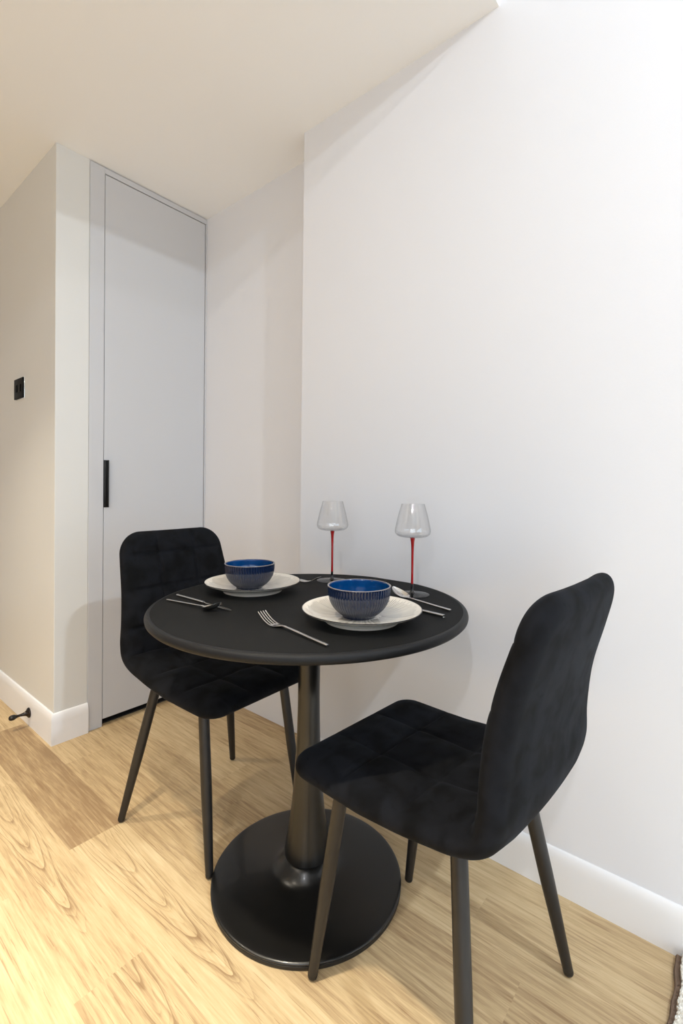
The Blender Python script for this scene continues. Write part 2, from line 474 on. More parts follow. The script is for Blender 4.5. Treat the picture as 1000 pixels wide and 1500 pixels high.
lw_.box(XL - 0.1, XL, VY0, VY1, 0, 0.1); lw_.box(XL - 0.1, XL, VY0, VY1, 2.2, ZU)
struct('wall_left', lw_, M['wall'], 'wall on the far left side of the room', 'wall')
vf = MB()
for a, b_ in ((VY0, VY0 + .05), ((VY0 + VY1) / 2 - .025, (VY0 + VY1) / 2 + .025), (VY1 - .05, VY1)):
    vf.box(XL - .08, XL - .02, a, b_, .1, 2.2)
for a, b_ in ((.1, .15), (2.15, 2.2)):
    vf.box(XL - .078, XL - .022, VY0, VY1, a, b_)
added_win = struct('added_window', vf, M['frame_white'], 'added unseen white framed glazing in the left wall, for fill light', 'window')  # unseen window added to let soft fill in from the left
MB().box(XL - .052, XL - .048, VY0 + .04, VY1 - .04, .14, 2.16).build('window_pane', M['pane'], added_win, smooth=False)
# back wall with a window opening
WX0, WX1, WZ0, WZ1 = -2.1, 1.1, 0.12, 2.3
bw = MB()
bw.box(XL, WX0, YB - 0.2, YB, 0, ZU); bw.box(WX1, 1.6, YB - 0.2, YB, 0, ZU)
bw.box(WX0, WX1, YB - 0.2, YB, 0, WZ0); bw.box(WX0, WX1, YB - 0.2, YB, WZ1, ZU)
struct('wall_back', bw, M['wall'], 'back wall with the window opening', 'wall')
wf = MB()
for a, b_ in ((WX0, WX0 + .05), ((WX0 + WX1) / 2 - .025, (WX0 + WX1) / 2 + .025), (WX1 - .05, WX1)):
    wf.box(a, b_, YB - .14, YB - .08, WZ0, WZ1)
for a, b_ in ((WZ0, WZ0 + .05), ((WZ0 + WZ1) / 2 - .02, (WZ0 + WZ1) / 2 + .02), (WZ1 - .05, WZ1)):
    wf.box(WX0, WX1, YB - .138, YB - .082, a, b_)
win = struct('window_1', wf, M['frame_white'], 'white framed window in the back wall', 'window')
pn = MB().box(WX0 + .04, WX1 - .04, YB - .112, YB - .108, WZ0 + .04, WZ1 - .04).build('window_pane', M['pane'], win, smooth=False)

# door frame and flush cupboard door
GAP = 0.003
FL, FR_, DT = 0.8972, 1.3832, 2.3207
fr = MB()
fr.box(0.8354, FL - GAP, YD - .003, YD + .09, 0, ZC - .004, 0.0012)
fr.box(FL - GAP, XR - .0005, YD - .003, YD + .09, DT + GAP, ZC - .004, 0.0012)
fr.box(FR_ + GAP, XR - .0005, YD - .003, YD + .09, 0, DT + GAP, 0.0012)
struct('trim_1', fr, M['door'], 'grey door frame from floor to ceiling around the flush door', 'door frame')
door = struct('door_1', MB().box(FL, FR_, YD, YD + .04, 0.030, DT, 0.001), M['door'], 'tall flush grey cupboard door with a slim black edge pull', 'door')
hd = MB().box(FL - .0015, FL + .0145, YD - .0045, YD - .0005, 0.9275, 1.1265, 0.0012)
hd.box(FL + .0105, FL + .0145, YD - .018, YD - .004, 0.9275, 1.1265, 0.0012)
h = hd.build('door_handle', M['handle_black'], door); h['label'] = 'slim black edge pull'
struct('gap_shade_strip', MB().box(FL, FR_, YD + .02, YD + .09, 0.0, 0.004), M['gap_shade'], 'dark strip standing in for the shade under the grey door', 'painted shade')  # shade of the door gap put in as a dark strip

# skirting boards with a rounded top
def skirt_prof(t, hgt):
    p = [(0, 0), (t, 0), (t, hgt * 0.70)]
    for k in range(1, 9):
        a = k / 8 * PI / 2
        p.append((t * (1 - 0.92 * (1 - math.cos(a))), hgt * 0.70 + hgt * 0.30 * math.sin(a)))
    p.append((0, hgt))
    return p
def skirt(path, t, hgt, name, label, side=1):
    """path: list of xy wall-line points; profile grows to the left of travel * side, mitred"""
    prof = skirt_prof(t, hgt); m = len(prof)
    P = [Vector(p) for p in path]; vs, fs = [], []
    for i, p in enumerate(P):
        d0 = (P[i] - P[i - 1]).normalized() if i > 0 else None
        d1 = (P[i + 1] - P[i]).normalized() if i < len(P) - 1 else None
        nr = lambda d: Vector((-d.y, d.x)) * side
        if d0 is None: n = nr(d1)
        elif d1 is None: n = nr(d0)
        else:
            n = nr(d0) + nr(d1); n = n / n.length; n = n / n.dot(nr(d0))
        for a, z in prof: vs.append((p.x + n.x * a, p.y + n.y * a, z))
    for i in range(len(P) - 1):
        for k in range(m):
            k2 = (k + 1) % m
            fs.append((i * m + k, i * m + k2, (i + 1) * m + k2, (i + 1) * m + k))
    fs.append(tuple(range(m))); fs.append(tuple(range((len(P) - 1) * m, len(P) * m)))
    return struct(name, MB().add(vs, fs), M['skirt'], label, 'skirting board', True)
skirt([(XW, YB), (XW, YC - .002)], 0.011, 0.109, 'baseboard_right', 'white skirting board along the right wall')
skirt([(XP, YH), (XP, YD), (0.8355, YD)], 0.013, 0.122, 'baseboard_pillar', 'white skirting board wrapping the wall end left of the door', -1)

# ------------------------------------------------------------------ table
TX, TY, TZ, TR = 0.8979, 0.8474, 0.7253, 0.40
def build_table():
    t = empty('dining_table', (TX, TY, 0))
    tag(t, 'round black pedestal table laid for two beside the white wall', 'table')
    top = [(0.0001, TZ), (0.20, TZ), (TR - .0125, TZ), (TR - .0125, TZ - .021), (0.06, TZ - .021), (0.0001, TZ - .021)]
    tt = MB().lathe(top, 160).build('tabletop', M['table_top'], t, auto=40)
    ed = [(TR - .0125, TZ - .0002), (TR - .0105, TZ - .0001)]
    for k in range(0, 9):
        a = k / 8 * PI * 0.5
        ed.append((TR - .0085 + .0085 * math.sin(a), TZ - .0005 - .0105 * (1 - math.cos(a))))
    ed += [(TR - .0008, TZ - .0155), (TR - .0045, TZ - .0195), (TR - .0115, TZ - .0212), (TR - .0125, TZ - .0211)]
    MB().lathe(ed, 160).build('edge_band', M['table_edge'], tt, auto=60)
    MB().lathe([(0.0001, TZ - .0215), (.13, TZ - .0215), (.13, TZ - .029), (0.0001, TZ - .029)], 64).build('mounting_plate', M['table_metal'], t)
    # trumpet stem
    keys = [(.0590, .069), (.0597, .074), (.0590, .082), (.0555, .105), (.0475, .155), (.0405, .215), (.0350, .290), (.0308, .370), (.0287, .450), (.0285, .520), (.0300, .590), (.0345, .650), (.0420, .690), (.0470, .6965)]
    pr, _ = catmull(keys, 60)
    MB().lathe([(0.0001, .069)] + [tuple(p) for p in pr] + [(0.0001, .6965)], 64).build('pedestal_stem', M['table_metal'], t, auto=50)
    # weighted round base with a domed hub
    RB = .245
    b = [(0.0001, .0665), (.044, .0665), (.0475, .0655)]
    b2, _ = catmull([(.0475, .0655), (.058, .058), (.068, .047), (.080, .037), (.096, .0315), (.13, .0275), (.18, .0235), (.225, .0195), (RB - .006, .0175)], 44)
    b += [tuple(p) for p in b2[1:]]
    b += [(RB - .002, .0165), (RB - .0005, .0145), (RB - .001, .0125), (RB - .004, .0115), (0.0001, .0115)]
    base = MB().lathe(b, 128).build('pedestal_base', M['table_metal'], t, auto=50)
    MB().lathe([(0.0001, .0115), (RB - .0045, .0115), (RB - .0015, .0095), (RB - .001, .004), (RB - .003, 0.0), (0.0001, 0.0)], 128).build('base_ring', M['black_plastic'], base, auto=50)
    return t
build_table()

# ------------------------------------------------------------------ chair
def shell_data():
    """one upholstered shell (seat + back) as front and rear grids over a swept profile"""
    prof = [(.240, .4440), (.12, .4450), (.02, .4475), (-.07, .4530), (-.150, .4660), (-.197, .4910), (-.2125, .5350), (-.2145, .6000), (-.2250, .6850), (-.249, .7750), (-.274, .8700)]
    _, Lt = catmull(prof, 10)
    # sample positions along the sweep, dense at both ends
    def ends(n, edge, total, extra):
        mid = np.linspace(edge, total - edge, n)
        e = edge * (1 - np.cos(np.linspace(0, PI / 2, extra, endpoint=False)))
        return np.r_[e, mid, (total - e)[::-1]]
    s = ends(150, 0.03, Lt, 8)
    pts, _ = catmull(prof, s / Lt)
    tan = np.gradient(pts, axis=0); tan /= np.linalg.norm(tan, axis=1)[:, None]
    nrm = np.stack([tan[:, 1], -tan[:, 0]], 1)        # towards the sitter
    # travel is rearwards then upwards: the sitter side is up / forwards
    nrm = np.where((nrm[:, 1] * 1 + nrm[:, 0] * 0.6)[:, None] < 0, -nrm, nrm)
    # half width along s
    wk_s = np.array([0, .10, .25, .38, .46, .60, .75, .90, 1.0]); wk = np.array([.209, .211, .212, .213, .213, .210, .202, .192, .184])
    W = np.interp(s / Lt, wk_s, wk)
    W = np.convolve(np.pad(W, 6, mode='edge'), np.ones(13) / 13, 'valid')
    RF, RT = .055, .070
    def corner(w, d, r):
        d = np.clip(d, 0, r)
        return w - r + np.sqrt(np.maximum(r * r - (r - d) ** 2, 0))
    Wc = np.minimum(corner(W, s, RF), corner(W, Lt - s, RT))
    nu = 76
    e = 0.14 * (1 - np.cos(np.linspace(0, PI / 2, 8, endpoint=False)))
    u = np.r_[-1 + e, np.linspace(-1 + .14, 1 - .14, nu), (1 - e)[::-1]]
    # crease between seat and back
    i_c = int(np.argmin(np.abs(pts[:, 0] + .178) + 3 * np.abs(pts[:, 1] - .481)))
    s_c = s[i_c]
    rng = np.random.RandomState(3)
    def front(i, x, d):
        sc = s[i]
        if sc < s_c: q = (s_c - sc) / (s_c - .0) * 3.0
        else: q = 3.0 + (sc - s_c) / (Lt - s_c) * 3.7
        # pillows bounded by the seams
        px = abs(math.sin(PI * (x / (2 * .205) * 3 + 1.5)))
        ps = abs(math.sin(PI * q))
        if q > 6.0: ps = max(ps, 0.0)
        pill = (max(px, 0.0) * max(ps, 0.0)) ** 0.38
        seam = min(px, ps)
        b = (0.0095 if sc < s_c else 0.0115) * pill - (0.0022 if sc < s_c else 0.0040) * math.exp(-(seam / 0.10) ** 2)
        # wrinkles radiating at the seams
        b += 0.0012 * math.sin(41 * x + 9 * sc + 3 * math.sin(23 * sc)) * (1.2 - pill) + 0.0008 * math.sin(57 * x - 31 * sc + 2 * math.sin(19 * x))
        fade = min(1.0, d / .060)
        return b * fade * fade * (3 - 2 * fade)
    F, B = [], []
    for i in range(len(s)):
        for uu in u:
            x = uu * Wc[i]
            # distance to the outline
            dx = Wc[i] - abs(x); ds = min(s[i], Lt - s[i])
            # along the rounded corners use the corner circle
            w = W[i]; r = RF if s[i] < Lt / 2 else RT
            cx, cs = w - r, r
            if abs(x) > cx and ds < cs:
                d = r - math.hypot(abs(x) - cx, cs - ds)
            else:
                d = min(w - abs(x), ds)
            d = max(d, 0.0)
            ER = .030
            k = min(d / ER, 1.0)
            th = math.sqrt(max(0.0, 1 - (1 - k) ** 2))
            hf, hb = .0215, (.0170 if s[i] < s_c else .0190)
            # gentle cradle: the sides of the back and rear of the seat come forward a little
            cr = 0.010 * (x / .21) ** 2 * min(1.0, max(0.0, (s[i] - .20) / .15))
            of = hf * th + front(i, x, d) + cr
            hb = .0170 + .0020 * min(1, max(0, (s[i] - s_c + .06) / .12))
            ob = -hb * th - 0.004 * min(1, d / .08) + cr
            if 0 < d or True:
                F.append((x, pts[i, 0] + nrm[i, 0] * of, pts[i, 1] + nrm[i, 1] * of))
                B.append((x, pts[i, 0] + nrm[i, 0] * ob, pts[i, 1] + nrm[i, 1] * ob))
    return F, B, len(s), len(u), i_c

def build_shell(parent):
    F, B, ns, nu, ic = shell_data()
    verts = F + B; off = len(F)
    def faces(i0, i1):
        fs = []
        for i in range(i0, i1):
            for k in range(nu - 1):
                a, b, c, d = i * nu + k, i * nu + k + 1, (i + 1) * nu + k + 1, (i + 1) * nu + k
                fs.append((a, b, c, d)); fs.append((off + d, off + c, off + b, off + a))
            for k in (0, nu - 1):
                a, d = i * nu + k, (i + 1) * nu + k
                fs.append((a, d, off + d, off + a) if k == 0 else (off + a, off + d, d, a))
        for i in (0, ns - 1):
            if i0 <= i <= i1 and ((i == 0 and i0 == 0) or (i == ns - 1 and i1 == ns - 1)):
                for k in range(nu - 1):
                    a, b = i * nu + k, i * nu + k + 1
                    fs.append((b, a, off + a, off + b) if i == 0 else (a, b, off + b, off + a))
        return fs
    # normals from the whole shell so the two parts meet without a visible break
    full = bpy.data.meshes.new('tmp'); full.from_pydata(verts, [], faces(0, ns - 1))
    bm = bmesh.new(); bm.from_mesh(full)
    bm.verts.index_update()
    lay = bm.verts.layers.int.new('src')
    for v in bm.verts: v[lay] = v.index
    bmesh.ops.remove_doubles(bm, verts=bm.verts, dist=1e-6)
    bmesh.ops.dissolve_degenerate(bm, dist=1e-7, edges=bm.edges)
    bmesh.ops.recalc_face_normals(bm, faces=bm.faces)
    bm.normal_update()
    full_n = {tuple(round(c, 5) for c in v.co): v.normal.copy() for v in bm.verts}
    bm.free(); bpy.data.meshes.remove(full)
    out = []
    for nm, a, b in (('seat', 0, ic), ('backrest', ic, ns - 1)):
        me = bpy.data.meshes.new(nm)
        bm = bmesh.new()
        tmp = bpy.data.meshes.new('t'); tmp.from_pydata(verts, [], faces(a, b)); bm.from_mesh(tmp); bpy.data.meshes.remove(tmp)
        bmesh.ops.delete(bm, geom=[v for v in bm.verts if not v.link_faces], context='VERTS')
        bmesh.ops.remove_doubles(bm, verts=bm.verts, dist=1e-6)
        bmesh.ops.dissolve_degenerate(bm, dist=1e-7, edges=bm.edges)
        bmesh.ops.recalc_face_normals(bm, faces=bm.faces)
        # close the hidden joint
        es = [e for e in bm.edges if e.is_boundary]
        bm.to_mesh(me); bm.free()
        for p in me.polygons: p.use_smooth = True
        me.materials.append(M['velvet'])
        ns_ = []
        # orientation agreement: outward of the full shell
        for v in me.vertices:
            n = full_n.get(tuple(round(c, 5) for c in v.co), v.normal)
            ns_.append(n if n.dot(v.normal) >= 0 else -n if False else (n if n.dot(v.normal) > -0.2 else v.normal))
        me.normals_split_custom_set_from_vertices([tuple(n) for n in ns_])
        o = bpy.data.objects.new(nm, me); link(o, parent); out.append(o)
    return out

def build_chair():
    t = empty('dining_chair', (0, 0, 0))
    build_shell(t)
    feet = [(-.170, .190, -.148, .128), (.170, .190, .148, .128), (-.212, -.190, -.127, -.118), (.210, -.190, .129, -.118)]
    for fx, fy, tx, ty in feet:
        p0 = Vector((tx, ty, .436 if ty > 0 else .446)); p1 = Vector((fx, fy, .010))
        n = 14; path = []; sec = []
        for k in range(n + 1):
            q = k / n
            path.append(p0.lerp(p1, q))
            r = .0146 if q < .55 else .0146 - .0044 * (q - .55) / .45
            sec.append(circ_sec(r, 24))
        lg = MB().sweep(path, sec).build('leg', M['leg_metal'], t)
        d = (p1 - p0).normalized()
        fp = [p1 - d * .004, p1, p1 + d * .0045, p1 + d * .0072, p1 + d * .0088]
        fsx = [circ_sec(r, 20) for r in (.0103, .0105, .0099, .0076, .0038)]
        fc = MB().sweep(fp, fsx).build('foot_cap', M['black_plastic'], lg)
        # level the cap on the floor
        zmin = min(v.co.z for v in fc.data.vertices)
        for v in fc.data.vertices:
            if v.co.z < 0.0: v.co.z = 0.0
    u = MB()
    u.box(-.155, .155, .105, .150, .4150, .4190, .001); u.box(-.140, .140, -.140, -.095, .4250, .4290, .001)
    for sx in (-1, 1): u.add([(sx * .138 + a, y, z) for y, z0 in ((-.13, .4255), (.14, .4155)) for a, z in ((-.014, z0), (.014, z0), (.014, z0 + .005), (-.014, z0 + .005))], [(0, 1, 2, 3), (7, 6, 5, 4), (0, 4, 5, 1), (1, 5, 6, 2), (2, 6, 7, 3), (3, 7, 4, 0)])
    u.build('under_frame', M['black_plastic'], t)
    return t
chair = build_chair()
chair.location = (.895, 1.233, 0); chair.rotation_euler = (0, 0, math.radians(181.5))
tag(chair, 'black quilted velvet dining chair behind the table, in front of the grey door', 'chair', 'black velvet dining chairs')
chair2 = copy_tree(chair)
chair2.location = (.8755, .4585, 0); chair2.rotation_euler = (0, 0, math.radians(-4))
tag(chair2, 'black velvet dining chair in the foreground seen from behind, its back to the viewer', 'chair', 'black velvet dining chairs')

# ------------------------------------------------------------------ plates and bowls
def build_plate():
    t = empty('dinner_plate', (0, 0, 0))
    R = .1345
    inner = [(0.0001, .0105), (.055, .0105), (.075, .0112), (.092, .0138), (.108, .0185), (.122, .0240), (R - .003, .0282), (R - .0012, .0288)]
    outer = [(R, .0278), (R - .001, .0264), (.122, .0212), (.108, .0155), (.096, .0105), (.0865, .0072), (.0842, .0035), (.0830, 0.0), (.0790, 0.0), (.0770, .0035), (0.0001, .0040)]
    pi_, _ = catmull(inner, 40)
    prof = [tuple(p) for p in pi_] + outer
    o = MB().lathe(prof, 128).build('plate_body', M['plate'], t, auto=50)
    me = o.data
    a = me.attributes.new('inside', 'FLOAT', 'POINT')
    n = 128
    a.data.foreach_set('value', [1.0 if (i // n) < len(pi_) else 0.0 for i in range(len(me.vertices))])
    rim = MB().lathe([(R - .0016, .02885), (R - .0003, .0290), (R + .0003, .0284), (R + .0002, .0274), (R - .0005, .0270)], 128).build('rim_line', M['plate_rim'], t, auto=80)
    rim['label'] = 'thin black rim line'
    return t
def build_bowl():
    t = empty('bowl', (0, 0, 0))
    keys_o = [(.0365, .0), (.0372, .0025), (.0395, .0045), (.0475, .0105), (.0580, .0215), (.0655, .0350), (.0690, .0500), (.0700, .0640), (.0704, .0682)]
    po, _ = catmull(keys_o, 46)
    keys_i = [(.0672, .0690), (.0664, .0600), (.0650, .0490), (.0610, .0330), (.0520, .0185), (.0400, .0090), (.0200, .0055), (0.0001, .0050)]
    pin, _ = catmull(keys_i, 34)
    NR = 62; n = NR * 8
    vs, fs, crest = [], [], []
    rows = [('o', r, z) for r, z in po] + [('r', .0703, .0690), ('r', .0697, .0694), ('r', .0682, .0694)] + [('i', r, z) for r, z in pin]
    for kind, r, z in rows:
        for k in range(n):
            a = 2 * PI * k / n
            rr, c = r, 0.0
            if kind == 'o':
                amp = min(1, max(0, (z - .003) / .006)) * min(1, max(0, (.0688 - z) / .003))
                rib = abs(math.sin(NR * a / 2)) ** 0.8
                rr = r - .00125 * amp * (1 - rib) + 0.0002 * amp
                c = max(0.0, (rib - .84) / .16) * amp * (0.70 if z < .058 else 0.45) + (1 - amp) * 0.2 * (z > .06)
            vs.append((rr * math.cos(a), rr * math.sin(a), z)); crest.append(c)
    for i in range(len(rows) - 1):
        for k in range(n):
            k2 = (k + 1) % n
            fs.append((i * n + k, i * n + k2, (i + 1) * n + k2, (i + 1) * n + k))
    fs.append(tuple(reversed(range(n))))
    o = MB().add(vs, fs).build('bowl_body', M['glaze'], t, auto=70)
    a = o.data.attributes.new('crest', 'FLOAT', 'POINT'); a.data.foreach_set('value', crest)
    a = o.data.attributes.new('outer', 'FLOAT', 'POINT'); a.data.foreach_set('value', [1.0 if rows[i // n][0] == 'o' else 0.0 for i in range(len(vs))])
    rim = MB().lathe([(.0706, .0684), (.0707, .0692), (.0699, .0697), (.0680, .0697), (.0671, .0690)], 128).build('rim', M['glaze_rim'], t, auto=80)
    rim['label'] = 'pale brown glaze break along the rim'
    return t

plate = build_plate()
plate.location = (.849, .641, TZ + .0002); plate.rotation_euler.z = 0.4
tag(plate, 'cream dinner plate with black rays at the front setting, nearer the foreground chair', 'plate', 'rayed dinner plates')
plate2 = copy_tree(plate); plate2.location = (.8815, 1.0566, TZ + .0002); plate2.rotation_euler.z = 2.1
tag(plate2, 'cream dinner plate with black rays at the rear setting, nearer the grey door', 'plate', 'rayed dinner plates')
bowl = build_bowl()
bowl.location = (.838, .6405, TZ + .0112)
tag(bowl, 'dark blue ribbed bowl on the front plate, larger in the picture', 'bowl', 'blue ribbed bowls')
bowl2 = copy_tree(bowl); bowl2.location = (.868, 1.0545, TZ + .0112); bowl2.rotation_euler.z = 1.0
tag(bowl2, 'blue ribbed bowl on the rear plate, in front of the far chair back', 'bowl', 'blue ribbed bowls')

# ------------------------------------------------------------------ wine glasses
def build_glass():
    t = empty('wine_glass', (0, 0, 0))
    o = [(.0040, .1590), (.0150, .1592), (.0300, .1606), (.0420, .1640), (.0480, .1700), (.0500, .1770), (.0492, .1850), (.0450, .2050), (.0400, .2260), (.0350, .2430), (.0325, .2530)]
    po, _ = catmull(o, 60)
    prof = [(0.0001, .1589)] + [tuple(p) for p in po]
    inner = [(r - .0009 if r > .006 else r * .8, z + (.0012 if z < .17 else 0)) for r, z in reversed(po.tolist())]
    prof += [(.0321, .2534)] + inner + [(0.0001, .1603)]
    g = MB().lathe(prof, 96).build('glass_bowl', M['glass'], t, auto=60); g['label'] = 'clear flared glass bowl'
    st, _ = catmull([(.0074, .1588), (.0060, .1535), (.0047, .1440), (.0038, .1250), (.0034, .0900), (.0033, .0560), (.0035, .0300)], 40)
    s = MB().lathe([(0.0001, .1588)] + [tuple(p) for p in st] + [(0.0001, .0300)], 32).build('stem', M['red_glass'], t, auto=60); s['label'] = 'red stem'
    nk, _ = catmull([(.0035, .0300), (.0037, .0180), (.0048, .0110), (.0070, .0070), (.0105, .0049)], 24)
    k = MB().lathe([(0.0001, .0300)] + [tuple(p) for p in nk] + [(.0105, .0044), (0.0001, .0044)], 32).build('stem_neck', M['black_glass'], s, auto=60); k['label'] = 'black lower end of the stem'
    f = [(0.0001, .0050), (.0100, .0048), (.0200, .0036), (.0350, .0024), (.0465, .0016), (.0482, .0011), (.0482, .0004), (.0470, 0.0), (0.0001, 0.0)]
    ft = MB().lathe(f, 96).build('foot', M['smoke'], t, auto=60); ft['label'] = 'smoked black foot'
    return t
glass = build_glass()
glass.location = (1.146, .690, TZ)
tag(glass, 'red stemmed wine glass on the right, by the front setting', 'wine glass', 'red stemmed wine glasses')
glass2 = copy_tree(glass); glass2.location = (1.1414, .9818, TZ)
tag(glass2, 'red stemmed wine glass on the left, behind the front blue bowl', 'wine glass', 'red stemmed wine glasses')

# ------------------------------------------------------------------ cutlery (built along +X: handle end at x=0, tip at x=length)
def handle_mesh(length, zend=.0):
    pts = [(0, 0, .0026), (.004, 0, .0026), (length * .35, 0, .0034), (length * .7, 0, .0046), (length, 0, .0056)]
    p, _ = catmull(pts, 26)
    sec = []
    for k, q in enumerate(p):
        u = q[0] / length
        w = .0088 - .0030 * u; hh = .0042 - .0010 * u
        if k == 0: w *= .75; hh *= .6
        sec.append(rect_sec(w, hh, .3))
    return MB().sweep([tuple(x) for x in p], sec)
def build_fork():
    t = empty('fork', (0, 0, 0))
    Lh = .131
    handle_mesh(Lh).build('handle', M['steel'], t)
    # neck, palm and four tines follow one curved side profile
    prof = [(Lh - .002, .0056), (Lh + .012, .0062), (Lh + .026, .0040), (Lh + .040, .0018), (Lh + .055, .0022), (Lh + .074, .0075), (Lh + .090, .0155), (Lh + .098, .0205)]
    p, _ = catmull(prof, 60)
    mb = MB()
    palm = [q for q in p if q[0] <= Lh + .0515]
    path, sec = [], []
    for x, z in palm:
        u = (x - Lh) / .05
        if u < .25: w = .0058
        else:
            k = min(1, (u - .25) / .5); w = .0058 + (.0232 - .0058) * (k * k * (3 - 2 * k))
        path.append((x, 0, z)); sec.append(rect_sec(w, .0024 - .0006 * max(0, u), .4))
    mb.sweep(path, sec)
    tine = [q for q in p if q[0] >= Lh + .049]
    for j in range(4):
        y = (-1.5 + j) * .0066
        path, sec = [], []
        for x, z in tine:
            u = (x - Lh - .049) / .055
            path.append((x, y * (1 - .06 * u), z)); sec.append(rect_sec((.0034 - .0014 * u), .0018 - .0006 * u, .4))
        mb.sweep(path, sec)
    mb.build('fork_head', M['steel'], t)
    return t
def build_knife():
    t = empty('knife', (0, 0, 0))
    Lh = .115
    pts = [(0, 0, .0030), (.004, 0, .0030), (Lh, 0, .0030)]
    p, _ = catmull(pts, 20)
    sec = []
    for k, q in enumerate(p):
        u = q[0] / Lh
        w, hh = .0105 - .0022 * u, .0056 - .0012 * u
        if k == 0: w *= .8; hh *= .7
        sec.append(rect_sec(w, hh, .25))
    MB().sweep([tuple(x) for x in p], sec).build('handle', M['steel'], t)
    mb = MB()
    out = [(Lh - .001, .0030, -.0030), (Lh + .008, .0030, -.0026), (Lh + .018, .0055, -.0040), (Lh + .04, .0075, -.0050), (Lh + .075, .0080, -.0052), (Lh + .098, .0070, -.0052), (Lh + .110, .0035, -.0048), (Lh + .116, -.0025, -.0040)]
    q, _ = catmull(out, 40)
    vs, fs = [], []
    for x, yt, yb in q:
        u = min(1, max(0, (x - Lh) / .02))
        th = .0013
        zc = .0030 - .0015 * u
        vs += [(x, yt, zc - th * .3), (x, yt, zc + th * .3), (x, (yt * .2 + yb * .8), zc + th), (x, yb, zc + th), (x, yb, zc - th), (x, (yt * .2 + yb * .8), zc - th)]
    for i in range(len(q) - 1):
        for k in range(6):
            k2 = (k + 1) % 6
            fs.append((i * 6 + k, i * 6 + k2, (i + 1) * 6 + k2, (i + 1) * 6 + k))
    fs.append(tuple(range(6))); fs.append(tuple(range((len(q) - 1) * 6, len(q) * 6)))
    mb.add(vs, fs).build('blade', M['steel'], t)
    return t
def build_spoon():
    t = empty('spoon', (0, 0, 0))
    Lh = .122
    handle_mesh(Lh).build('handle', M['steel'], t)
    prof = [(Lh - .002, .0056), (Lh + .012, .0064), (Lh + .022, .0050)]
    p, _ = catmull(prof, 12)
    mb = MB()
    mb.sweep([(x, 0, z) for x, z in p], [rect_sec(.0058, .0026, .4) for _ in p])
    # bowl: an egg-shaped shallow dish
    x0, Lb, Wb = Lh + .020, .060, .0195
    nu, nv = 28, 20; vs, fs = [], []
    th = .0011
    for side in (0, 1):
        for i in range(nu + 1):
            u = i / nu
            w = Wb * (math.sin(PI * min(1, max(0, u)) ** 0.88)) ** 0.62
            w = max(w, .0024 if u < .5 else .0006)
            zc = .0058 + .0190 * u ** 1.5
            dep = .0098 * math.sin(PI * u) ** 0.8
            for j in range(nv + 1):
                v = -1 + 2 * j / nv
                z = zc - dep * (1 - v * v)
                vs.append((x0 + Lb * u, w * v, z + (th if side == 0 else 0)))
    nn = (nu + 1) * (nv + 1)
    for i in range(nu):
        for j in range(nv):
            a = i * (nv + 1) + j; b = a + 1; c = a + nv + 2; d = a + nv + 1
            fs.append((a, b, c, d)); fs.append((nn + d, nn + c, nn + b, nn + a))
    for i in range(nu):
        for j in (0, nv):
            a = i * (nv + 1) + j; d = a + nv + 1
            fs.append((a, d, nn + d, nn + a))
    for i in (0, nu):
        for j in range(nv):
            a = i * (nv + 1) + j
            fs.append((a, a + 1, nn + a + 1, nn + a))
    zmin = min(v[2] for v in vs)
    mb.add([(x, y, z - zmin) if False else (x, y, max(z, 0.0)) for x, y, z in vs], fs).build('spoon_bowl', M['steel'], t)
    return t
def lay(o, end, tip, z=TZ + .0003):
    d = math.atan2(tip[1] - end[1], tip[0] - end[0])
    o.location = (end[0], end[1], z); o.rotation_euler = (0, 0, d)
fork = build_fork(); lay(fork, (.6627, .5785), (.6945, .7855))
tag(fork, 'steel fork at the front of the table, left of the front plate', 'fork', 'steel cutlery')
fork2 = copy_tree(fork); lay(fork2, (1.047, 1.205), (1.0772, .9681))
tag(fork2, 'steel fork behind the rear plate, its tines towards the left wine glass', 'fork', 'steel cutlery')
knife = build_knife(); lay(knife, (.7002, 1.1434), (.6984, .9244))
tag(knife, 'steel knife at the rear setting, crossed behind the small spoon', 'knife', 'steel cutlery')
knife2 = copy_tree(knife); lay(knife2, (.992, .5149), (1.018, .745))
tag(knife2, 'steel knife right of the front plate, only its handle in view', 'knife', 'steel cutlery')
spoon = build_spoon(); lay(spoon, (.655, 1.1238), (.672, .95))
tag(spoon, 'steel spoon at the rear setting, near the left rim of the table', 'spoon', 'steel cutlery')
spoon2 = copy_tree(spoon); lay(spoon2, (1.0501, .5234), (1.0985, .735))
tag(spoon2, 'steel spoon right of the front plate, in front of the right wine glass', 'spoon', 'steel cutlery')

# ------------------------------------------------------------------ switch and door stop on the hall wall
sw = empty('light_switch', (XP, 2.4425, 1.4435))
tag(sw, 'black light switch with a thin chrome edge on the hall wall', 'light switch')
MB().box(-.0045, -.0002, -.0595, .0595, -.047, .047, .001).build('back_plate', M['chrome'], sw)['label'] = 'chrome edge plate'
MB().box(-.0095, -.0046, -.0570, .0570, -.0445, .0445, .0015).build('face_plate', M['switch_black'], sw)
for y in (-.022, .022):
    MB().box(-.0125, -.0096, y - .010, y + .010, -.016, .016, .0015).build('rocker', M['switch_black'], sw)

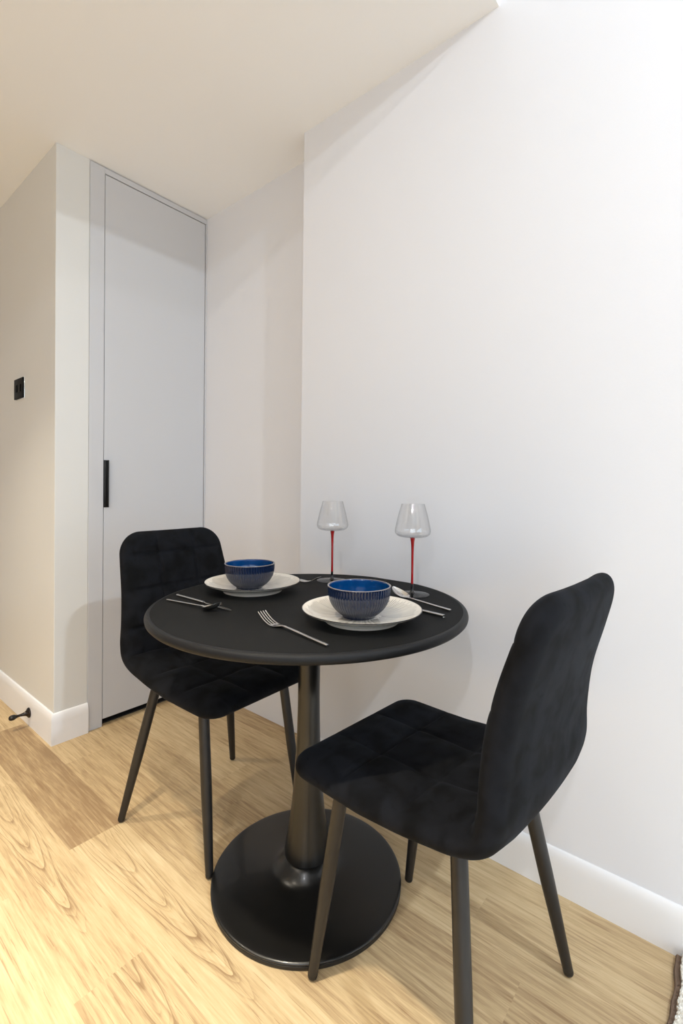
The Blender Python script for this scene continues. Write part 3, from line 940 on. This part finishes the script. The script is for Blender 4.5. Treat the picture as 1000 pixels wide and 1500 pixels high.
ds = empty('door_stop', (XP - .0131, 2.275, .058))
tag(ds, 'small dark bronze door stop on the skirting left of the pillar', 'door stop')
def lathe_x(prof, n=32):
    mb = MB().lathe(prof, n)
    mb.v = [(-z, y, x) for x, y, z in mb.v]
    return mb
p, _ = catmull([(.0205, 0), (.0208, .003), (.0190, .006), (.0120, .011), (.0078, .020), (.0056, .030), (.0054, .040), (.0066, .047)], 40)
lathe_x([(0.0001, 0)] + [tuple(q) for q in p] + [(0.0001, .047)]).build('stem', M['bronze'], ds)
p, _ = catmull([(.0066, .0472), (.0098, .053), (.0112, .060), (.0100, .068), (.0060, .073), (0.0003, .0745)], 26)
lathe_x([(0.0001, .0472)] + [tuple(q) for q in p]).build('buffer', M['rubber'], ds)['label'] = 'black rubber buffer'

# ------------------------------------------------------------------ rug
def build_rug():
    x0, x1, y0, y1 = -.35, 1.262, -1.15, .082
    t = empty('rug', ((x0 + x1) / 2, (y0 + y1) / 2, 0))
    tag(t, 'cream shaggy rug with a dark edge in the bottom right corner', 'rug')
    cx, cy = (x0 + x1) / 2, (y0 + y1) / 2
    rng = random.Random(5)
    # backing with a slightly wavy edge
    n = 160; top = []
    def edge_y(x): return y1 + .0022 * math.sin(31 * x) + .0012 * math.sin(83 * x + 1)
    vs, fs = [], []
    for i in range(n + 1):
        x = x0 + (x1 - x0) * i / n
        e = edge_y(x)
        for y, z in ((y0, 0.0), (e, 0.0), (e + .0005, .007), (e - .002, .012), (y0, .012)):
            vs.append((x - cx, y - cy, z))
    for i in range(n):
        for k in range(5):
            k2 = (k + 1) % 5
            fs.append((i * 5 + k, i * 5 + k2, (i + 1) * 5 + k2, (i + 1) * 5 + k))
    fs.append((0, 1, 2, 3, 4)); fs.append(tuple(n * 5 + k for k in range(5)))
    MB().add(vs, fs).build('backing', M['rug_backing'], t)['label'] = 'dark woven edge of the backing'
    # pile: lumpy surface plus leaning tufts
    nx, ny = 200, 150; vs, fs = [], []
    for j in range(ny + 1):
        v = j / ny; v = 1 - (1 - v) ** 1.7
        for i in range(nx + 1):
            x = x0 + .003 + (x1 - x0 - .006) * i / nx
            y = y0 + (edge_y(x) - .013 - y0) * v
            edge = min(1, (edge_y(x) - .012 - y) / .012, (x - x0) / .012 + .2, (x1 - x) / .01 + .3)
            z = .013 + max(0, edge) ** .5 * (.012 + .004 * math.sin(60 * x + 3 * math.sin(40 * y)) * math.sin(70 * y + 2 * math.sin(35 * x)) + rng.uniform(-.002, .002))
            vs.append((x - cx, y - cy, z))
    for j in range(ny):
        for i in range(nx):
            a = j * (nx + 1) + i
            fs.append((a, a + 1, a + nx + 2, a + nx + 1))
    mb = MB().add(vs, fs)
    for _ in range(9000):
        if rng.random() < .75: x = rng.uniform(.85, x1 - .004); y = edge_y(x) - .013 - abs(rng.gauss(0, .05))
        else: x = rng.uniform(x0 + .01, x1 - .01); y = rng.uniform(y0 + .01, y1 - .01)
        if y < y0: continue
        a = rng.uniform(0, 2 * PI); ln = rng.uniform(.005, .010); le = rng.uniform(.2, .7)
        r = rng.uniform(.0015, .0027)
        bx, by = x - cx, y - cy
        tip = (bx + math.cos(a) * ln * le * .6, min(by + math.sin(a) * ln * le * .6, edge_y(x) - cy - .007), .021 + ln * .8)
        if tip[0] > x1 - cx - .001: tip = (x1 - cx - .001, tip[1], tip[2])
        vs2 = [(bx + r * math.cos(b), by + r * math.sin(b), .014) for b in (0, 2.1, 4.2)]
        mx_ = [((bx + tip[0]) / 2 + r * 1.1 * math.cos(b), (by + tip[1]) / 2 + r * 1.1 * math.sin(b), (.014 + tip[2]) / 2 + .002) for b in (0, 2.1, 4.2)]
        mb.add(vs2 + mx_ + [tip], [(0, 1, 4, 3), (1, 2, 5, 4), (2, 0, 3, 5), (3, 4, 6), (4, 5, 6), (5, 3, 6)])
    tag(mb.build('pile', M['pile'], t, auto=180), 'cream shaggy pile', kind='stuff')
build_rug()

# ------------------------------------------------------------------ lights
def kelvin(t):
    return {'warm': (1.0, .91, .74), 'neutral': (.95, .96, 1.0), 'cool': (.79, .90, 1.0), 'sky': (.72, .86, 1.0)}[t]
def downlight(name, x, y, z, power, col, size=.07, spread=150, aim=(0, 0, -1)):
    l = bpy.data.lights.new(name, 'AREA'); l.shape = 'DISK'; l.size = size; l.energy = power; l.color = kelvin(col) if isinstance(col, str) else col
    l.spread = math.radians(spread)
    o = bpy.data.objects.new(name, l); link(o); o.location = (x, y, z)
    o.rotation_euler = Vector(aim).to_track_quat('-Z', 'Y').to_euler()
    return o
# recessed downlights in the high ceiling
downlight('ceiling_spot', .42, -1.40, ZU - .01, 46, "cool", .09, 170, (.1, .5, -1))
downlight('ceiling_spot', -1.50, -.53, ZU - .01, 20, 'neutral', .08, 170, (.4, .2, -1))
# recessed downlights in the dropped ceiling over the hall side
downlight('hall_spot', -.85, 1.30, ZC - .006, 9, 'warm', .07, 85)
downlight('hall_spot', -.10, 2.05, ZC - .006, 9, 'warm', .06, 78)
downlight('hall_spot', .00, .72, ZC - .006, 11.5, 'warm', .07, 66)
# daylight through the back window, added fill through the left one
def daylight(cx, cy, cz, sx, sy, power, d, col):
    wl = bpy.data.lights.new('window_day_fill', 'AREA'); wl.shape = 'RECTANGLE'; wl.size = sx; wl.size_y = sy; wl.energy = power; wl.color = col
    wo = bpy.data.objects.new('window_day_fill', wl); link(wo); wo.location = (cx, cy, cz)
    wo.rotation_euler = Vector(d).to_track_quat('-Z', 'Y').to_euler()
daylight((WX0 + WX1) / 2, YB - .25, (WZ0 + WZ1) / 2, WX1 - WX0, WZ1 - WZ0, 50, (0, 1, 0), kelvin('sky'))
daylight(XL - .15, (VY0 + VY1) / 2, 1.15, VY1 - VY0, 2.1, 60, (1, 0, 0), (.88, .94, 1.0))  # added fill lamp behind the left glazing

w = bpy.data.worlds.new('sky'); SC.world = w; w.use_nodes = True
bg = w.node_tree.nodes['Background']; bg.inputs['Color'].default_value = (.75, .85, 1, 1); bg.inputs['Strength'].default_value = 1.0

# ------------------------------------------------------------------ camera
pitch, yaw, roll, fpx, shy = -.0105, .8786, .0109, 693.70, -29.17
Fv = Vector((math.cos(pitch) * math.sin(yaw), math.cos(pitch) * math.cos(yaw), math.sin(pitch)))
Rv = Vector((math.cos(yaw), -math.sin(yaw), 0)); Uv = Rv.cross(Fv)
R2 = Rv * math.cos(roll) + Uv * math.sin(roll); U2 = -Rv * math.sin(roll) + Uv * math.cos(roll)
cd = bpy.data.cameras.new('camera'); cam = bpy.data.objects.new('camera', cd); link(cam)
cam.matrix_world = Matrix(((R2.x, U2.x, -Fv.x, 0), (R2.y, U2.y, -Fv.y, 0), (R2.z, U2.z, -Fv.z, H_CAM), (0, 0, 0, 1)))
cd.sensor_fit = 'HORIZONTAL'; cd.sensor_width = 36; cd.lens = fpx / 1000 * 36; cd.shift_y = shy / 1500 * 1.5
cd.clip_start = .02
SC.camera = cam

SC.view_settings.view_transform = 'Standard'
SC.view_settings.look = 'None'
SC.view_settings.gamma = 1.0
SC.view_settings.use_curve_mapping = False
SC.view_settings.exposure = -0.19
SC.cycles.use_denoising = True
SC.cycles.max_bounces = 16
SC.cycles.diffuse_bounces = 12
SC.cycles.transparent_max_bounces = 16
SC.cycles.sample_clamp_indirect = 6
